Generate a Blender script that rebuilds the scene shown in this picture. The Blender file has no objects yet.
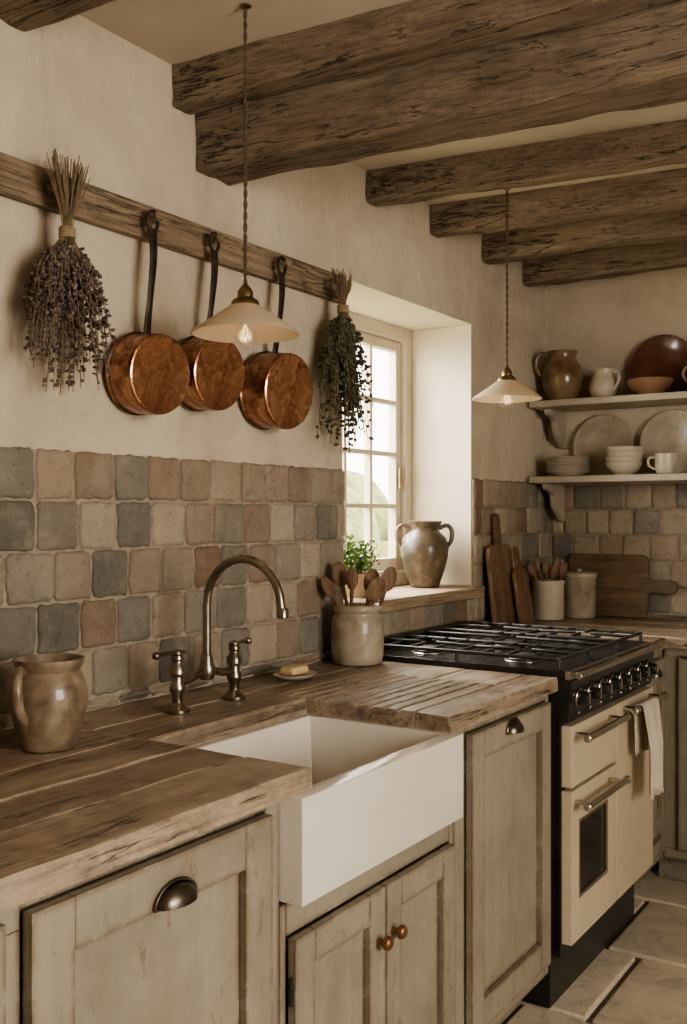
import bpy, bmesh, math, random
from mathutils import Vector, Matrix, noise as mnoise
random.seed(7)
pi=math.pi

# ------------------------------------------------------------ materials
def newmat(name, rough=.6, metal=0., col=(.5,.5,.5)):
    m=bpy.data.materials.new(name); m.use_nodes=True
    nt=m.node_tree; b=nt.nodes['Principled BSDF']
    b.inputs['Roughness'].default_value=rough; b.inputs['Metallic'].default_value=metal
    b.inputs['Base Color'].default_value=(*col,1)
    return m,nt,b
def coord(nt, scale=(1,1,1)):
    t=nt.nodes.new('ShaderNodeTexCoord'); mp=nt.nodes.new('ShaderNodeMapping')
    mp.inputs['Scale'].default_value=scale
    nt.links.new(t.outputs['Object'],mp.inputs['Vector']); return mp.outputs['Vector']
def noise(nt,vec,scale=5,detail=4,rough=.5,dist=0):
    n=nt.nodes.new('ShaderNodeTexNoise'); nt.links.new(vec,n.inputs['Vector'])
    n.inputs['Scale'].default_value=scale; n.inputs['Detail'].default_value=detail
    n.inputs['Roughness'].default_value=rough; n.inputs['Distortion'].default_value=dist
    return n.outputs['Fac']
def ramp(nt,fac,stops):
    r=nt.nodes.new('ShaderNodeValToRGB'); nt.links.new(fac,r.inputs['Fac'])
    e=r.color_ramp.elements
    while len(e)<len(stops): e.new(.5)
    for i,(p,c) in enumerate(stops):
        e[i].position=p
        e[i].color=(c,c,c,1) if not isinstance(c,tuple) else (*c,1)
    return r.outputs['Color']
def mix(nt,fac,a,b,blend='MIX'):
    n=nt.nodes.new('ShaderNodeMix'); n.data_type='RGBA'; n.blend_type=blend
    for s,v in ((0,fac),(6,a),(7,b)):
        if isinstance(v,(int,float)): n.inputs[s].default_value=v if s==0 else (v,v,v,1)
        elif isinstance(v,tuple): n.inputs[s].default_value=(*v,1)
        else: nt.links.new(v,n.inputs[s])
    return n.outputs[2]
def bump(nt,b,h,strength=.3,dist=.01):
    n=nt.nodes.new('ShaderNodeBump'); n.inputs['Strength'].default_value=strength
    n.inputs['Distance'].default_value=dist
    nt.links.new(h,n.inputs['Height']); nt.links.new(n.outputs['Normal'],b.inputs['Normal'])
def attr(nt,name='Col'):
    a=nt.nodes.new('ShaderNodeAttribute'); a.attribute_name=name; return a.outputs['Color']
def setc(nt,b,c): nt.links.new(c,b.inputs['Base Color'])
def edgemask(nt,radius=.006,lo=.0,hi=.12):
    bv=nt.nodes.new('ShaderNodeBevel'); bv.samples=4; bv.inputs['Radius'].default_value=radius
    g=nt.nodes.new('ShaderNodeNewGeometry'); d=nt.nodes.new('ShaderNodeVectorMath'); d.operation='DOT_PRODUCT'
    nt.links.new(bv.outputs[0],d.inputs[0]); nt.links.new(g.outputs['Normal'],d.inputs[1])
    s=nt.nodes.new('ShaderNodeMath'); s.operation='SUBTRACT'; s.inputs[0].default_value=1.; nt.links.new(d.outputs['Value'],s.inputs[1])
    return ramp(nt,s.outputs[0],[(lo,0.),(hi,1.)])

def wood(name,cd,cm,cl,axis=1,rough=.6,bs=.4,s=1.,worn=None,tint=.5,crack=0.,edge=None,fine=.75,wornlim=(.42,.66),dirt=.6,dist=.4,cw=.012):
    m,nt,b=newmat(name,rough)
    sc=[22*s]*3; sc[axis]=1.6*s
    v=coord(nt,tuple(sc))
    n1=noise(nt,v,1.2,10,.72,dist)
    c=ramp(nt,n1,[(.30,cd),(.5,cm),(.70,cl)])
    sc2=[150*s]*3; sc2[axis]=5*s
    n2=noise(nt,coord(nt,tuple(sc2)),1.0,8,.75,.2)
    g=ramp(nt,n2,[(.38,.35),(.52,1.)])
    c=mix(nt,fine,c,g,'MULTIPLY')
    pl=noise(nt,coord(nt),7*s,9,.75,.4)
    if worn:
        f=ramp(nt,pl,[(wornlim[0],0.),(wornlim[1],.8)]); c=mix(nt,f,c,worn)
    dk=noise(nt,coord(nt,(1.3,1.3,1.3)),9*s,10,.78)
    c=mix(nt,dirt,c,ramp(nt,dk,[(.34,.35),(.52,1.)]),'MULTIPLY')
    c=mix(nt,tint,c,attr(nt),'OVERLAY')
    h=mix(nt,.5,n1,n2)
    if crack:
        k=None
        for (a,l,off) in ((11,.55,0),(26,1.3,1)):
            sc3=[a*s]*3; sc3[axis]=l*s
            n3=noise(nt,coord(nt,tuple(sc3)),1.3,5,.55,.35)
            kk=ramp(nt,n3,[(.5-cw,1.),(.499,0.),(.501,0.),(.5+cw,1.)])
            gate=ramp(nt,noise(nt,coord(nt,(1.+off,)*3),2.7*s,4,.6),[(.48,0.),(.54,1.)])
            kk=mix(nt,gate,kk,1.)
            k=kk if k is None else mix(nt,1.,k,kk,'MULTIPLY')
        c=mix(nt,crack,c,k,'MULTIPLY'); h=mix(nt,.7,h,k,'MULTIPLY')
    if edge:
        em=mix(nt,1.,edgemask(nt,.012,.0,.15),ramp(nt,noise(nt,coord(nt),30,5,.7),[(.4,.15),(.6,1.)]),'MULTIPLY')
        c=mix(nt,em,c,edge)
    setc(nt,b,c)
    bump(nt,b,h,bs,.007)
    r=ramp(nt,pl,[(.35,rough-.08),(.7,rough+.15)]); nt.links.new(r,b.inputs['Roughness'])
    return m

def mottled(name,c1,c2,c3=None,scale=8,rough=.6,metal=0,bs=.15,bd=.004,detail=6,lo=.35,hi=.65,bscale=None,coat=0):
    m,nt,b=newmat(name,rough,metal)
    v=coord(nt); n=noise(nt,v,scale,detail,.6,.3)
    st=[(lo,c1),(hi,c2)] if c3 is None else [(lo,c1),((lo+hi)/2,c2),(hi,c3)]
    setc(nt,b,ramp(nt,n,st))
    h=noise(nt,v,bscale or scale*5,5,.6)
    bump(nt,b,h,bs,bd)
    b.inputs['Coat Weight'].default_value=coat
    return m

plaster,nt,b=newmat('plaster',.92)
v=coord(nt); n1=noise(nt,v,1.5,8,.68,.6); n2=noise(nt,v,28,6,.65); n3=noise(nt,coord(nt,(1,1,.5)),4,9,.75,.5)
c=ramp(nt,n1,[(.3,(.50,.42,.315)),(.52,(.595,.515,.40)),(.72,(.665,.59,.47))])
c=mix(nt,.5,c,ramp(nt,n3,[(.32,.62),(.55,1.)]),'MULTIPLY')
setc(nt,b,c)
bump(nt,b,mix(nt,.25,noise(nt,v,5,5,.55,.5),n2),.65,.03)
ceil_m=mottled('ceiling_plaster',(.50,.43,.335),(.60,.53,.425),scale=2,rough=.95,bs=.3)
reveal_m=mottled('reveal_plaster',(.66,.59,.47),(.74,.67,.54),scale=2.5,rough=.95,bs=.4,bd=.01)

beam_m=wood('oak_beam',(.165,.12,.08),(.265,.20,.138),(.37,.29,.205),axis=0,rough=.85,bs=1.,s=1.,crack=.9,tint=.35,dirt=.45,fine=.65,dist=.25,cw=.008)
CK=dict(rough=.38,bs=.65,worn=(.44,.36,.275),tint=.6,crack=.88,edge=(.49,.385,.28),fine=.85,dirt=.65,cw=.011)
counter_m=wood('worn_counter_wood',(.135,.09,.057),(.285,.205,.137),(.43,.33,.235),axis=1,**CK)
counter_mx=wood('worn_counter_wood_x',(.135,.09,.057),(.285,.205,.137),(.43,.33,.235),axis=0,**CK)
rail_m=wood('rail_wood',(.18,.128,.08),(.295,.215,.14),(.40,.31,.21),axis=1,rough=.75,bs=.6,crack=.7,dirt=.45)
sill_m=wood('sill_wood',(.26,.18,.112),(.40,.295,.195),(.52,.41,.285),axis=1,rough=.6)
board_m=wood('board_wood',(.11,.066,.038),(.20,.125,.072),(.30,.198,.115),axis=2,rough=.55)
boardx_m=wood('board_wood_x',(.09,.055,.032),(.175,.112,.063),(.27,.178,.104),axis=0,rough=.55)
spoon_m=wood('spoon_wood',(.11,.06,.033),(.21,.123,.066),(.33,.21,.12),axis=2,rough=.5,s=2)

# painted cabinet
paint,nt,b=newmat('greige_paint',.5)
v=coord(nt); sc=noise(nt,coord(nt,(14,14,1.6)),1.5,6,.65,.4)
c=ramp(nt,sc,[(.3,(.28,.248,.19)),(.7,(.33,.295,.228))])
n=noise(nt,v,16,8,.78,.3)
n5=noise(nt,v,3.5,8,.75,.3); c=mix(nt,.65,c,ramp(nt,n5,[(.32,.55),(.54,1.)]),'MULTIPLY')
fl=ramp(nt,noise(nt,coord(nt,(1,1,.4)),22,9,.8,.4),[(.60,0.),(.622,.75)]); c=mix(nt,fl,c,(.185,.13,.085))
em=mix(nt,1.,edgemask(nt,.015,.0,.08),ramp(nt,n,[(.41,0.),(.51,1.)]),'MULTIPLY')
c=mix(nt,em,c,(.155,.106,.067))
setc(nt,b,c); bump(nt,b,mix(nt,.5,sc,n),.3,.004)

tile_m,nt,b=newmat('aged_tile',.5)
v=coord(nt); a=attr(nt); n=noise(nt,v,20,10,.78,.7); n2=noise(nt,v,60,7,.78); n4=noise(nt,v,9,6,.7,.4)
c=mix(nt,1.,a,ramp(nt,n,[(.27,.46),(.45,.92),(.6,1.),(.75,1.35)]),'MULTIPLY')
c=mix(nt,ramp(nt,n4,[(.48,0.),(.66,.55)]),c,(.43,.37,.285))
c=mix(nt,ramp(nt,n2,[(.585,0.),(.655,.8)]),c,(.13,.10,.072))
setc(nt,b,c); bump(nt,b,mix(nt,.5,n,n2),1.,.012)
r=ramp(nt,n,[(.3,.65),(.7,.36)]); nt.links.new(r,b.inputs['Roughness'])
grout_m=mottled('grout',(.27,.225,.168),(.36,.305,.235),scale=30,rough=.95)
floor_m,nt,b=newmat('flagstone',.55)
v=coord(nt); n=noise(nt,v,7,10,.75,.5)
c=mix(nt,1.,attr(nt),ramp(nt,n,[(.3,.60),(.52,1.),(.75,1.18)]),'MULTIPLY')
c=mix(nt,ramp(nt,noise(nt,v,40,7,.75),[(.58,0.),(.66,.6)]),c,(.27,.21,.15))
setc(nt,b,c); bump(nt,b,noise(nt,v,18,8,.7),.6,.009)
fgrout=mottled('floor_grout',(.14,.11,.08),(.20,.16,.12),scale=30,rough=.95)

porcelain=mottled('porcelain',(.66,.615,.54),(.73,.69,.62),scale=3,rough=.12,bs=.02)
nickel=mottled('aged_nickel',(.20,.17,.14),(.40,.355,.295),scale=18,rough=.28,metal=1,bs=.1)
pewter=mottled('dark_pewter',(.11,.095,.078),(.22,.195,.16),scale=18,rough=.33,metal=1,bs=.1)
steel=mottled('steel',(.50,.47,.43),(.60,.57,.52),scale=4,rough=.25,metal=1,bs=.02)
brass=mottled('aged_brass',(.18,.125,.065),(.34,.25,.13),scale=20,rough=.4,metal=1)
iron=mottled('wrought_iron',(.035,.027,.022),(.09,.068,.055),scale=20,rough=.5,metal=.7,bs=.3)
castiron=mottled('cast_iron',(.018,.017,.016),(.038,.036,.034),scale=40,rough=.42,bs=.2)
black=mottled('black_enamel',(.012,.012,.012),(.022,.021,.02),scale=10,rough=.25,bs=.02)
cream_en=mottled('cream_enamel',(.58,.49,.35),(.63,.54,.395),scale=3,rough=.28,bs=.02)
ovenglass=mottled('oven_glass',(.015,.014,.013),(.025,.022,.02),scale=3,rough=.08,bs=0)
def coppermat(name,c1,c2,c3,r0,r1):
    m,nt,b=newmat(name,.33,1.)
    v=coord(nt); n=noise(nt,v,17,10,.8,.9)
    setc(nt,b,ramp(nt,n,[(.34,c1),(.47,c2),(.62,c3)]))
    vo=nt.nodes.new('ShaderNodeTexVoronoi'); nt.links.new(v,vo.inputs['Vector']); vo.inputs['Scale'].default_value=45
    bump(nt,b,mix(nt,.45,vo.outputs['Distance'],noise(nt,v,22,3,.5)),.4,.005)
    r=ramp(nt,n,[(.3,r0),(.65,r1)]); nt.links.new(r,b.inputs['Roughness']); return m
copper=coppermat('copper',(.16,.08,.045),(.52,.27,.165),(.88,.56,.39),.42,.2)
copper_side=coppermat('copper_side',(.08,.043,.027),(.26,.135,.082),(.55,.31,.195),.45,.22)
tin=mottled('tin_lining',(.3,.27,.23),(.4,.36,.3),rough=.4,metal=1)
copper_knob=mottled('copper_knob',(.24,.125,.065),(.36,.20,.115),scale=20,rough=.4,metal=.8)

stone1=mottled('stoneware_brown',(.10,.07,.045),(.22,.163,.107),(.34,.27,.187),scale=16,rough=.36,coat=.4,detail=10)
stone2=mottled('stoneware_beige',(.23,.192,.135),(.36,.305,.223),(.45,.39,.295),scale=14,rough=.42,coat=.3,detail=9)
stone_lt=mottled('stoneware_cream',(.48,.415,.32),(.60,.53,.42),scale=10,rough=.4,coat=.2)
terra_jug=mottled('aged_jug_glaze',(.045,.04,.026),(.105,.08,.05),(.21,.15,.10),scale=10,rough=.42,coat=.3,detail=10)
terra_bowl=mottled('terracotta_bowl_clay',(.20,.105,.06),(.31,.18,.105),scale=9,rough=.5)
glaze_br=mottled('brown_glaze',(.085,.052,.027),(.20,.13,.07),(.29,.205,.115),scale=12,rough=.28,coat=.5)
redbrown=mottled('redbrown_glaze',(.085,.03,.017),(.15,.058,.032),scale=7,rough=.2,coat=.5)
ceram=mottled('cream_ceramic',(.50,.44,.35),(.58,.52,.425),scale=6,rough=.3,coat=.2)
ceram_d=mottled('taupe_ceramic',(.32,.275,.21),(.46,.40,.315),scale=14,rough=.3,coat=.2)
shelf_m=mottled('shelf_paint',(.38,.335,.262),(.48,.425,.338),scale=6,rough=.55)
win_m=mottled('window_paint',(.50,.435,.33),(.58,.515,.40),scale=8,rough=.5)
terracotta=mottled('terracotta_pot',(.30,.20,.13),(.40,.29,.20),scale=14,rough=.8)
soil=mottled('soil',(.03,.02,.015),(.06,.04,.03),scale=30,rough=1)
leaf=mottled('leaf',(.06,.12,.025),(.16,.25,.06),scale=40,rough=.5)
lav=mottled('lavender_dry',(.055,.038,.036),(.13,.095,.085),(.23,.175,.155),scale=60,rough=.95)
lav2=mottled('herb_dry',(.033,.04,.02),(.082,.088,.05),(.16,.15,.11),scale=60,rough=.95)
stem_m=mottled('dry_stem',(.12,.085,.048),(.23,.17,.10),scale=50,rough=.9)
twine=mottled('twine',(.27,.20,.12),(.36,.27,.17),scale=90,rough=.95)
cord_m=mottled('cloth_cord',(.08,.055,.036),(.15,.11,.07),scale=200,rough=.9)
soap_m=mottled('soap',(.60,.45,.24),(.66,.51,.29),scale=10,rough=.45)
linen,nt,b=newmat('linen',.95)
v=coord(nt); wv=nt.nodes.new('ShaderNodeTexWave'); wv.bands_direction='Z'; wv.inputs['Scale'].default_value=120
nt.links.new(v,wv.inputs['Vector']); setc(nt,b,ramp(nt,noise(nt,v,20,5),[(.3,(.54,.475,.38)),(.7,(.66,.595,.50))])); bump(nt,b,wv.outputs['Fac'],.2,.001)
hedge_m=mottled('hedge',(.16,.20,.06),(.40,.40,.19),scale=9,rough=.9,detail=9)
ground_m=mottled('garden_ground',(.35,.38,.22),(.5,.5,.33),scale=4,rough=.9)

opal,nt,b=newmat('opal_glass',.25,0,(.68,.60,.465))
tr=nt.nodes.new('ShaderNodeBsdfTranslucent'); tr.inputs['Color'].default_value=(.85,.74,.55,1)
ms=nt.nodes.new('ShaderNodeMixShader'); ms.inputs[0].default_value=.3
out=nt.nodes['Material Output']
nt.links.new(b.outputs[0],ms.inputs[1]); nt.links.new(tr.outputs[0],ms.inputs[2]); nt.links.new(ms.outputs[0],out.inputs[0])
glass,nt,b=newmat('clear_glass',.05)
tr=nt.nodes.new('ShaderNodeBsdfTransparent'); gl=nt.nodes.new('ShaderNodeBsdfGlossy'); gl.inputs['Roughness'].default_value=.05
ms=nt.nodes.new('ShaderNodeMixShader'); ms.inputs[0].default_value=.07
nt.links.new(tr.outputs[0],ms.inputs[1]); nt.links.new(gl.outputs[0],ms.inputs[2]); nt.links.new(ms.outputs[0],nt.nodes['Material Output'].inputs[0])
filament,nt,b=newmat('filament',.5)
b.inputs['Emission Color'].default_value=(1,.6,.25,1); b.inputs['Emission Strength'].default_value=2.5

# ------------------------------------------------------------ mesh builder
def frame(o,z,xh=(1,0,0)):
    z=Vector(z).normalized(); x=Vector(xh); x=(x-z*x.dot(z)).normalized(); y=z.cross(x)
    m=Matrix.Identity(4)
    for i in range(3):
        m[i][0]=x[i]; m[i][1]=y[i]; m[i][2]=z[i]; m[i][3]=o[i]
    return m
def TR(x,y,z): return Matrix.Translation((x,y,z))
def crom(pts,n=8):
    P=[Vector(p) for p in pts]; P=[P[0]*2-P[1]]+P+[P[-1]*2-P[-2]]; out=[]
    for i in range(1,len(P)-2):
        for k in range(n):
            t=k/n; a,b_,c,d=P[i-1:i+3]
            out.append(.5*((2*b_)+(-a+c)*t+(2*a-5*b_+4*c-d)*t*t+(-a+3*b_-3*c+d)*t**3))
    out.append(P[-2]); return out
class MB:
    def __init__(s): s.v=[];s.f=[];s.m=[];s.c=[];s.s=[]
    def add(s,vs,fs,m=0,col=(.5,.5,.5),smooth=False,T=None):
        o=len(s.v)
        for p in vs:
            p=Vector(p); s.v.append(T@p if T is not None else p)
        for f in fs:
            s.f.append([i+o for i in f]); s.m.append(m); s.c.append(col); s.s.append(smooth)
    def box(s,x0,x1,y0,y1,z0,z1,m=0,col=(.5,.5,.5),T=None):
        vs=[(x,y,z) for x in(x0,x1) for y in(y0,y1) for z in(z0,z1)]
        s.add(vs,[(0,1,3,2),(4,6,7,5),(0,4,5,1),(2,3,7,6),(0,2,6,4),(1,5,7,3)],m,col,False,T)
    def lathe(s,prof,m=0,n=32,T=None,col=(.5,.5,.5),wob=0):
        vs=[];rings=[]
        for r,z in prof:
            if r<1e-6: rings.append([len(vs)]); vs.append((0,0,z))
            else:
                rg=[]
                for i in range(n):
                    a=2*pi*i/n; rr=r*(1+wob*math.sin(2*a+z*30)); rg.append(len(vs)); vs.append((rr*math.cos(a),rr*math.sin(a),z))
                rings.append(rg)
        fs=[]
        for a,b_ in zip(rings,rings[1:]):
            if len(a)==1 and len(b_)==1: continue
            for i in range(n):
                j=(i+1)%n
                if len(a)==1: fs.append((a[0],b_[i],b_[j]))
                elif len(b_)==1: fs.append((a[i],a[j],b_[0]))
                else: fs.append((a[i],a[j],b_[j],b_[i]))
        s.add(vs,fs,m,col,True,T)
    def tube(s,pts,r,m=0,n=10,sq=None,col=(.5,.5,.5),closed=False):
        P=[Vector(p) for p in pts]; R=r if isinstance(r,(list,tuple)) else [r]*len(P)
        if len(R)!=len(P): R=[R[0]+(R[-1]-R[0])*i/(len(P)-1) for i in range(len(P))]
        t0=(P[1]-P[0]).normalized(); up=Vector((0,0,1)) if abs(t0.z)<.9 else Vector((1,0,0))
        x=up.cross(t0).normalized(); vs=[]
        for i,p in enumerate(P):
            if closed: t=(P[(i+1)%len(P)]-P[i-1]).normalized()
            else: t=(P[min(i+1,len(P)-1)]-P[max(i-1,0)]).normalized()
            x=(x-t*x.dot(t)).normalized(); y=t.cross(x)
            for k in range(n):
                a=2*pi*k/n; d=(x*math.cos(a)+y*math.sin(a))*R[i]
                if sq: d=Vector((d[0]*sq[0],d[1]*sq[1],d[2]*sq[2]))
                vs.append(p+d)
        fs=[]
        L=len(P) if closed else len(P)-1
        for i in range(L):
            i2=(i+1)%len(P)
            for k in range(n): fs.append((i*n+k,i*n+(k+1)%n,i2*n+(k+1)%n,i2*n+k))
        if not closed:
            fs.append(tuple(range(n))[::-1]); fs.append(tuple((len(P)-1)*n+k for k in range(n)))
        s.add(vs,fs,m,col,True)
    def sph(s,T,sx,sy,sz,m=0,n=14,k=8,col=(.5,.5,.5)):
        pr=[(math.sin(pi*i/k) if 0<i<k else 0,-math.cos(pi*i/k)) for i in range(k+1)]
        s.lathe(pr,m,n,T@Matrix.Diagonal((sx,sy,sz,1)),col)
    def cyl(s,a,b_,r,m=0,n=20):
        a=Vector(a);b_=Vector(b_);L=(b_-a).length
        s.lathe([(0,0),(r,0),(r,L),(0,L)],m,n,frame(a,b_-a,(0,1,0) if abs((b_-a).normalized().y)<.9 else (1,0,0)))
    def prism(s,poly,y0,y1,m=0,col=(.5,.5,.5),T=None):
        n=len(poly); vs=[(x,y0,z) for x,z in poly]+[(x,y1,z) for x,z in poly]
        fs=[(i,(i+1)%n,n+(i+1)%n,n+i) for i in range(n)]+[tuple(range(n)),tuple(range(n,2*n))[::-1]]
        s.add(vs,fs,m,col,False,T)
    def build(s,name,mats,bevel=0,seg=2,origin=None,ang=40):
        if origin is None:
            xs=[p.x for p in s.v]; ys=[p.y for p in s.v]; zs=[p.z for p in s.v]
            origin=Vector(((min(xs)+max(xs))/2,(min(ys)+max(ys))/2,min(zs)))
        me=bpy.data.meshes.new(name); me.from_pydata([p-Vector(origin) for p in s.v],[],s.f)
        for m in mats: me.materials.append(m)
        ca=me.color_attributes.new('Col','FLOAT_COLOR','CORNER')
        for p in me.polygons:
            p.material_index=s.m[p.index]; p.use_smooth=s.s[p.index]; c=s.c[p.index]
            for li in p.loop_indices: ca.data[li].color=(*c,1)
        bm=bmesh.new(); bm.from_mesh(me); bmesh.ops.recalc_face_normals(bm,faces=bm.faces)
        for e in bm.edges:
            if len(e.link_faces)==2 and e.calc_face_angle(0)>math.radians(ang): e.smooth=False
        bm.to_mesh(me); bm.free()
        ob=bpy.data.objects.new(name,me); ob.location=origin; bpy.context.collection.objects.link(ob)
        if bevel:
            bv=ob.modifiers.new('bevel','BEVEL'); bv.width=bevel; bv.segments=seg; bv.limit_method='ANGLE'; bv.angle_limit=math.radians(40)
        return ob
def rc(base,j=.06):
    k=1+random.uniform(-j,j); return tuple(c*k for c in base)
def gr():
    g=random.uniform(.36,.60); return (g,g,g)

CT=.86; CB=.822; CEIL=2.31; YB=4.02; XR=3.4; YF=-1.8
RX,RY=.836,.549   # horizontal unit direction lying across the room diagonal
# ------------------------------------------------------------ room shell
WY0,WY1,WZ0,WZ1=2.43,3.285,.985,1.965
w=MB(); X0=-.32
w.box(X0,0,YF-.2,WY0,0,CEIL+.1); w.box(X0,0,WY1,YB+.2,0,CEIL+.1)
w.box(X0,0,WY0,WY1,0,WZ0); w.box(X0,0,WY0,WY1,WZ1,CEIL+.1)
w.build('wall_left',[plaster],origin=(0,0,0))
w=MB(); w.box(0,XR+.2,YB,YB+.2,0,CEIL+.1); w.build('wall_back',[plaster],origin=(0,0,0))
w=MB()  # right wall, out of view; opening added to let fill light in
w.box(XR,XR+.2,YF-.2,0.,0,CEIL+.1); w.box(XR,XR+.2,1.4,YB,0,CEIL+.1); w.box(XR,XR+.2,0.,1.4,0,.9); w.box(XR,XR+.2,0.,1.4,2.1,CEIL+.1)
w.build('wall_right',[plaster],origin=(0,0,0))
w=MB(); w.box(0,XR,YF-.2,YF,0,CEIL+.1)
w.build('wall_front',[plaster],origin=(0,0,0))
w=MB(); w.box(0,XR,YF,YB,CEIL,CEIL+.1); w.build('ceiling',[ceil_m],origin=(0,0,0))
# floor flagstones
w=MB(); w.box(-.3,XR+.2,YF-.2,YB+.2,-.1,-.012,1)
y=YF
while y<YB:
    d=random.choice([.30,.36,.44]); y1=min(y+d,YB); x=-random.uniform(0,.4)
    while x<XR:
        L=random.uniform(.32,.62); a=max(x,0); b2=min(x+L,XR)
        if b2-a>.03: w.box(a+.0085,b2-.0085,y+.0085,y1-.0085,-.04,0+random.uniform(-.001,.001),0,rc((.68,.59,.465),.15))
        x+=L
    y=y1
w.build('floor',[floor_m,fgrout],bevel=.006,origin=(0,0,0))

# ------------------------------------------------------------ window
def window(name,xa,xb,y0,y1,z0,z1,cols,rows):
    w=MB(); fr=.05; e=.002
    y0+=e;y1-=e;z0+=e;z1-=e
    w.box(xa,xb,y0,y0+fr,z0,z1); w.box(xa,xb,y1-fr,y1,z0,z1); w.box(xa,xb,y0+fr,y1-fr,z0,z0+fr); w.box(xa,xb,y0+fr,y1-fr,z1-fr,z1)
    s0=y0+fr+.004; s1=y1-fr-.004; t0=z0+fr+.004; t1=z1-fr-.004; sw=.035; xc=xa+.012; xd=xb-.018
    w.box(xc,xd,s0,s0+sw,t0,t1); w.box(xc,xd,s1-sw,s1,t0,t1); w.box(xc,xd,s0+sw,s1-sw,t0,t0+sw*1.3); w.box(xc,xd,s0+sw,s1-sw,t1-sw,t1)
    a0,a1,b0,b1=s0+sw,s1-sw,t0+sw*1.3,t1-sw; mw=.016
    for i in range(1,cols):
        yy=a0+(a1-a0)*i/cols; w.box(xc+.005,xd-.003,yy-mw/2,yy+mw/2,b0,b1)
    for i in range(1,rows):
        zz=b0+(b1-b0)*i/rows; w.box(xc+.006,xd-.004,a0,a1,zz-mw/2,zz+mw/2)
    xm=(xc+xd)/2; w.box(xm-.002,xm+.002,a0,a1,b0,b1,1)
    w.box(xd,xd+.012,s1-sw*.7,s1-sw*.4,t0+.3,t0+.38,2)
    return w.build(name,[win_m,glass,brass],bevel=.003)
window('window_1',-.31,-.245,WY0,WY1,WZ0+.026,WZ1,4,4)
w=MB(); w.box(-.30,0,WY0+.001,WY1-.001,WZ0+.001,WZ0+.026); w.box(0.0175,.035,WY0-.03,WY1+.04,WZ0-.012,WZ0+.026); w.box(-.001,.0175,WY0+.001,WY1-.001,WZ0+.001,WZ0+.026)
w.build('window_sill',[sill_m],bevel=.003)
w=MB() # reveal lining
w.box(-.243,-.0005,WY1-.004,WY1-.001,WZ0+.03,WZ1-.005); w.box(-.243,-.0005,WY0+.001,WY0+.004,WZ0+.03,WZ1-.005); w.box(-.243,-.0005,WY0+.005,WY1-.005,WZ1-.004,WZ1-.001)
w.build('trim_1',[reveal_m],origin=(0,0,0))

# ------------------------------------------------------------ beams
def beam(y0,slope,width,z0,z1,seed):
    w=MB(); n=90; vs=[]
    hw=width/2; hz=(z1-z0)/2; zc=(z0+z1)/2
    prof=[]
    for (cx,cy,a0) in ((1,-1,-90),(1,1,0),(-1,1,90),(-1,-1,180)):
        for k in range(3):
            a=math.radians(a0+k*45); r=.006
            prof.append((cx*(hw-r)+r*math.cos(a),cy*(hz-r)+r*math.sin(a)))
    full=[]
    for i in range(len(prof)):
        p=prof[i];q=prof[(i+1)%len(prof)]; full.append(p)
        if math.hypot(p[0]-q[0],p[1]-q[1])>.03:
            for k in range(1,5): full.append((p[0]+(q[0]-p[0])*k/5,p[1]+(q[1]-p[1])*k/5))
    m=len(full)
    for i in range(n+1):
        x=.002+(XR-.004)*i/n
        for (a,c) in full:
            dn=mnoise.noise(Vector((x*2.3,a*9+seed*7,c*9)))*.006+mnoise.noise(Vector((x*10,a*28+seed*3,c*28)))*.0055
            dz=mnoise.noise(Vector((x*1.6,seed*5.,1)))*.006
            yy=y0+hw+slope*x+a*(1+dn/hw)+.006*math.sin(x*1.3+seed); zz=zc+c*(1+dn/hz)+dz
            vs.append((x,yy,min(zz,CEIL-.0005)))
    fs=[(i*m+k,i*m+(k+1)%m,(i+1)*m+(k+1)%m,(i+1)*m+k) for i in range(n) for k in range(m)]
    fs+= [tuple(range(m))[::-1],tuple(n*m+k for k in range(m))]
    g=random.uniform(.46,.56)
    w.add(vs,fs,0,(g,g,g),True); return w.build('ceiling_beam',[beam_m],ang=34,origin=(0,y0,z0+random.uniform(0,.001)))
for i,(y0,s,wd,z0) in enumerate([(-1.1,.02,.12,2.20),(-.4,.02,.12,2.20),(.35,.04,.12,2.2),(1.20,.07,.10,2.215),(1.72,.085,.070,2.215),(1.80,.085,.125,2.088),(2.56,.135,.066,2.213),(2.96,.12,.066,2.209),(3.36,.095,.066,2.208),(3.74,.06,.07,2.196)]):
    beam(y0,s,wd,z0,CEIL+.004,i)

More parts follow.
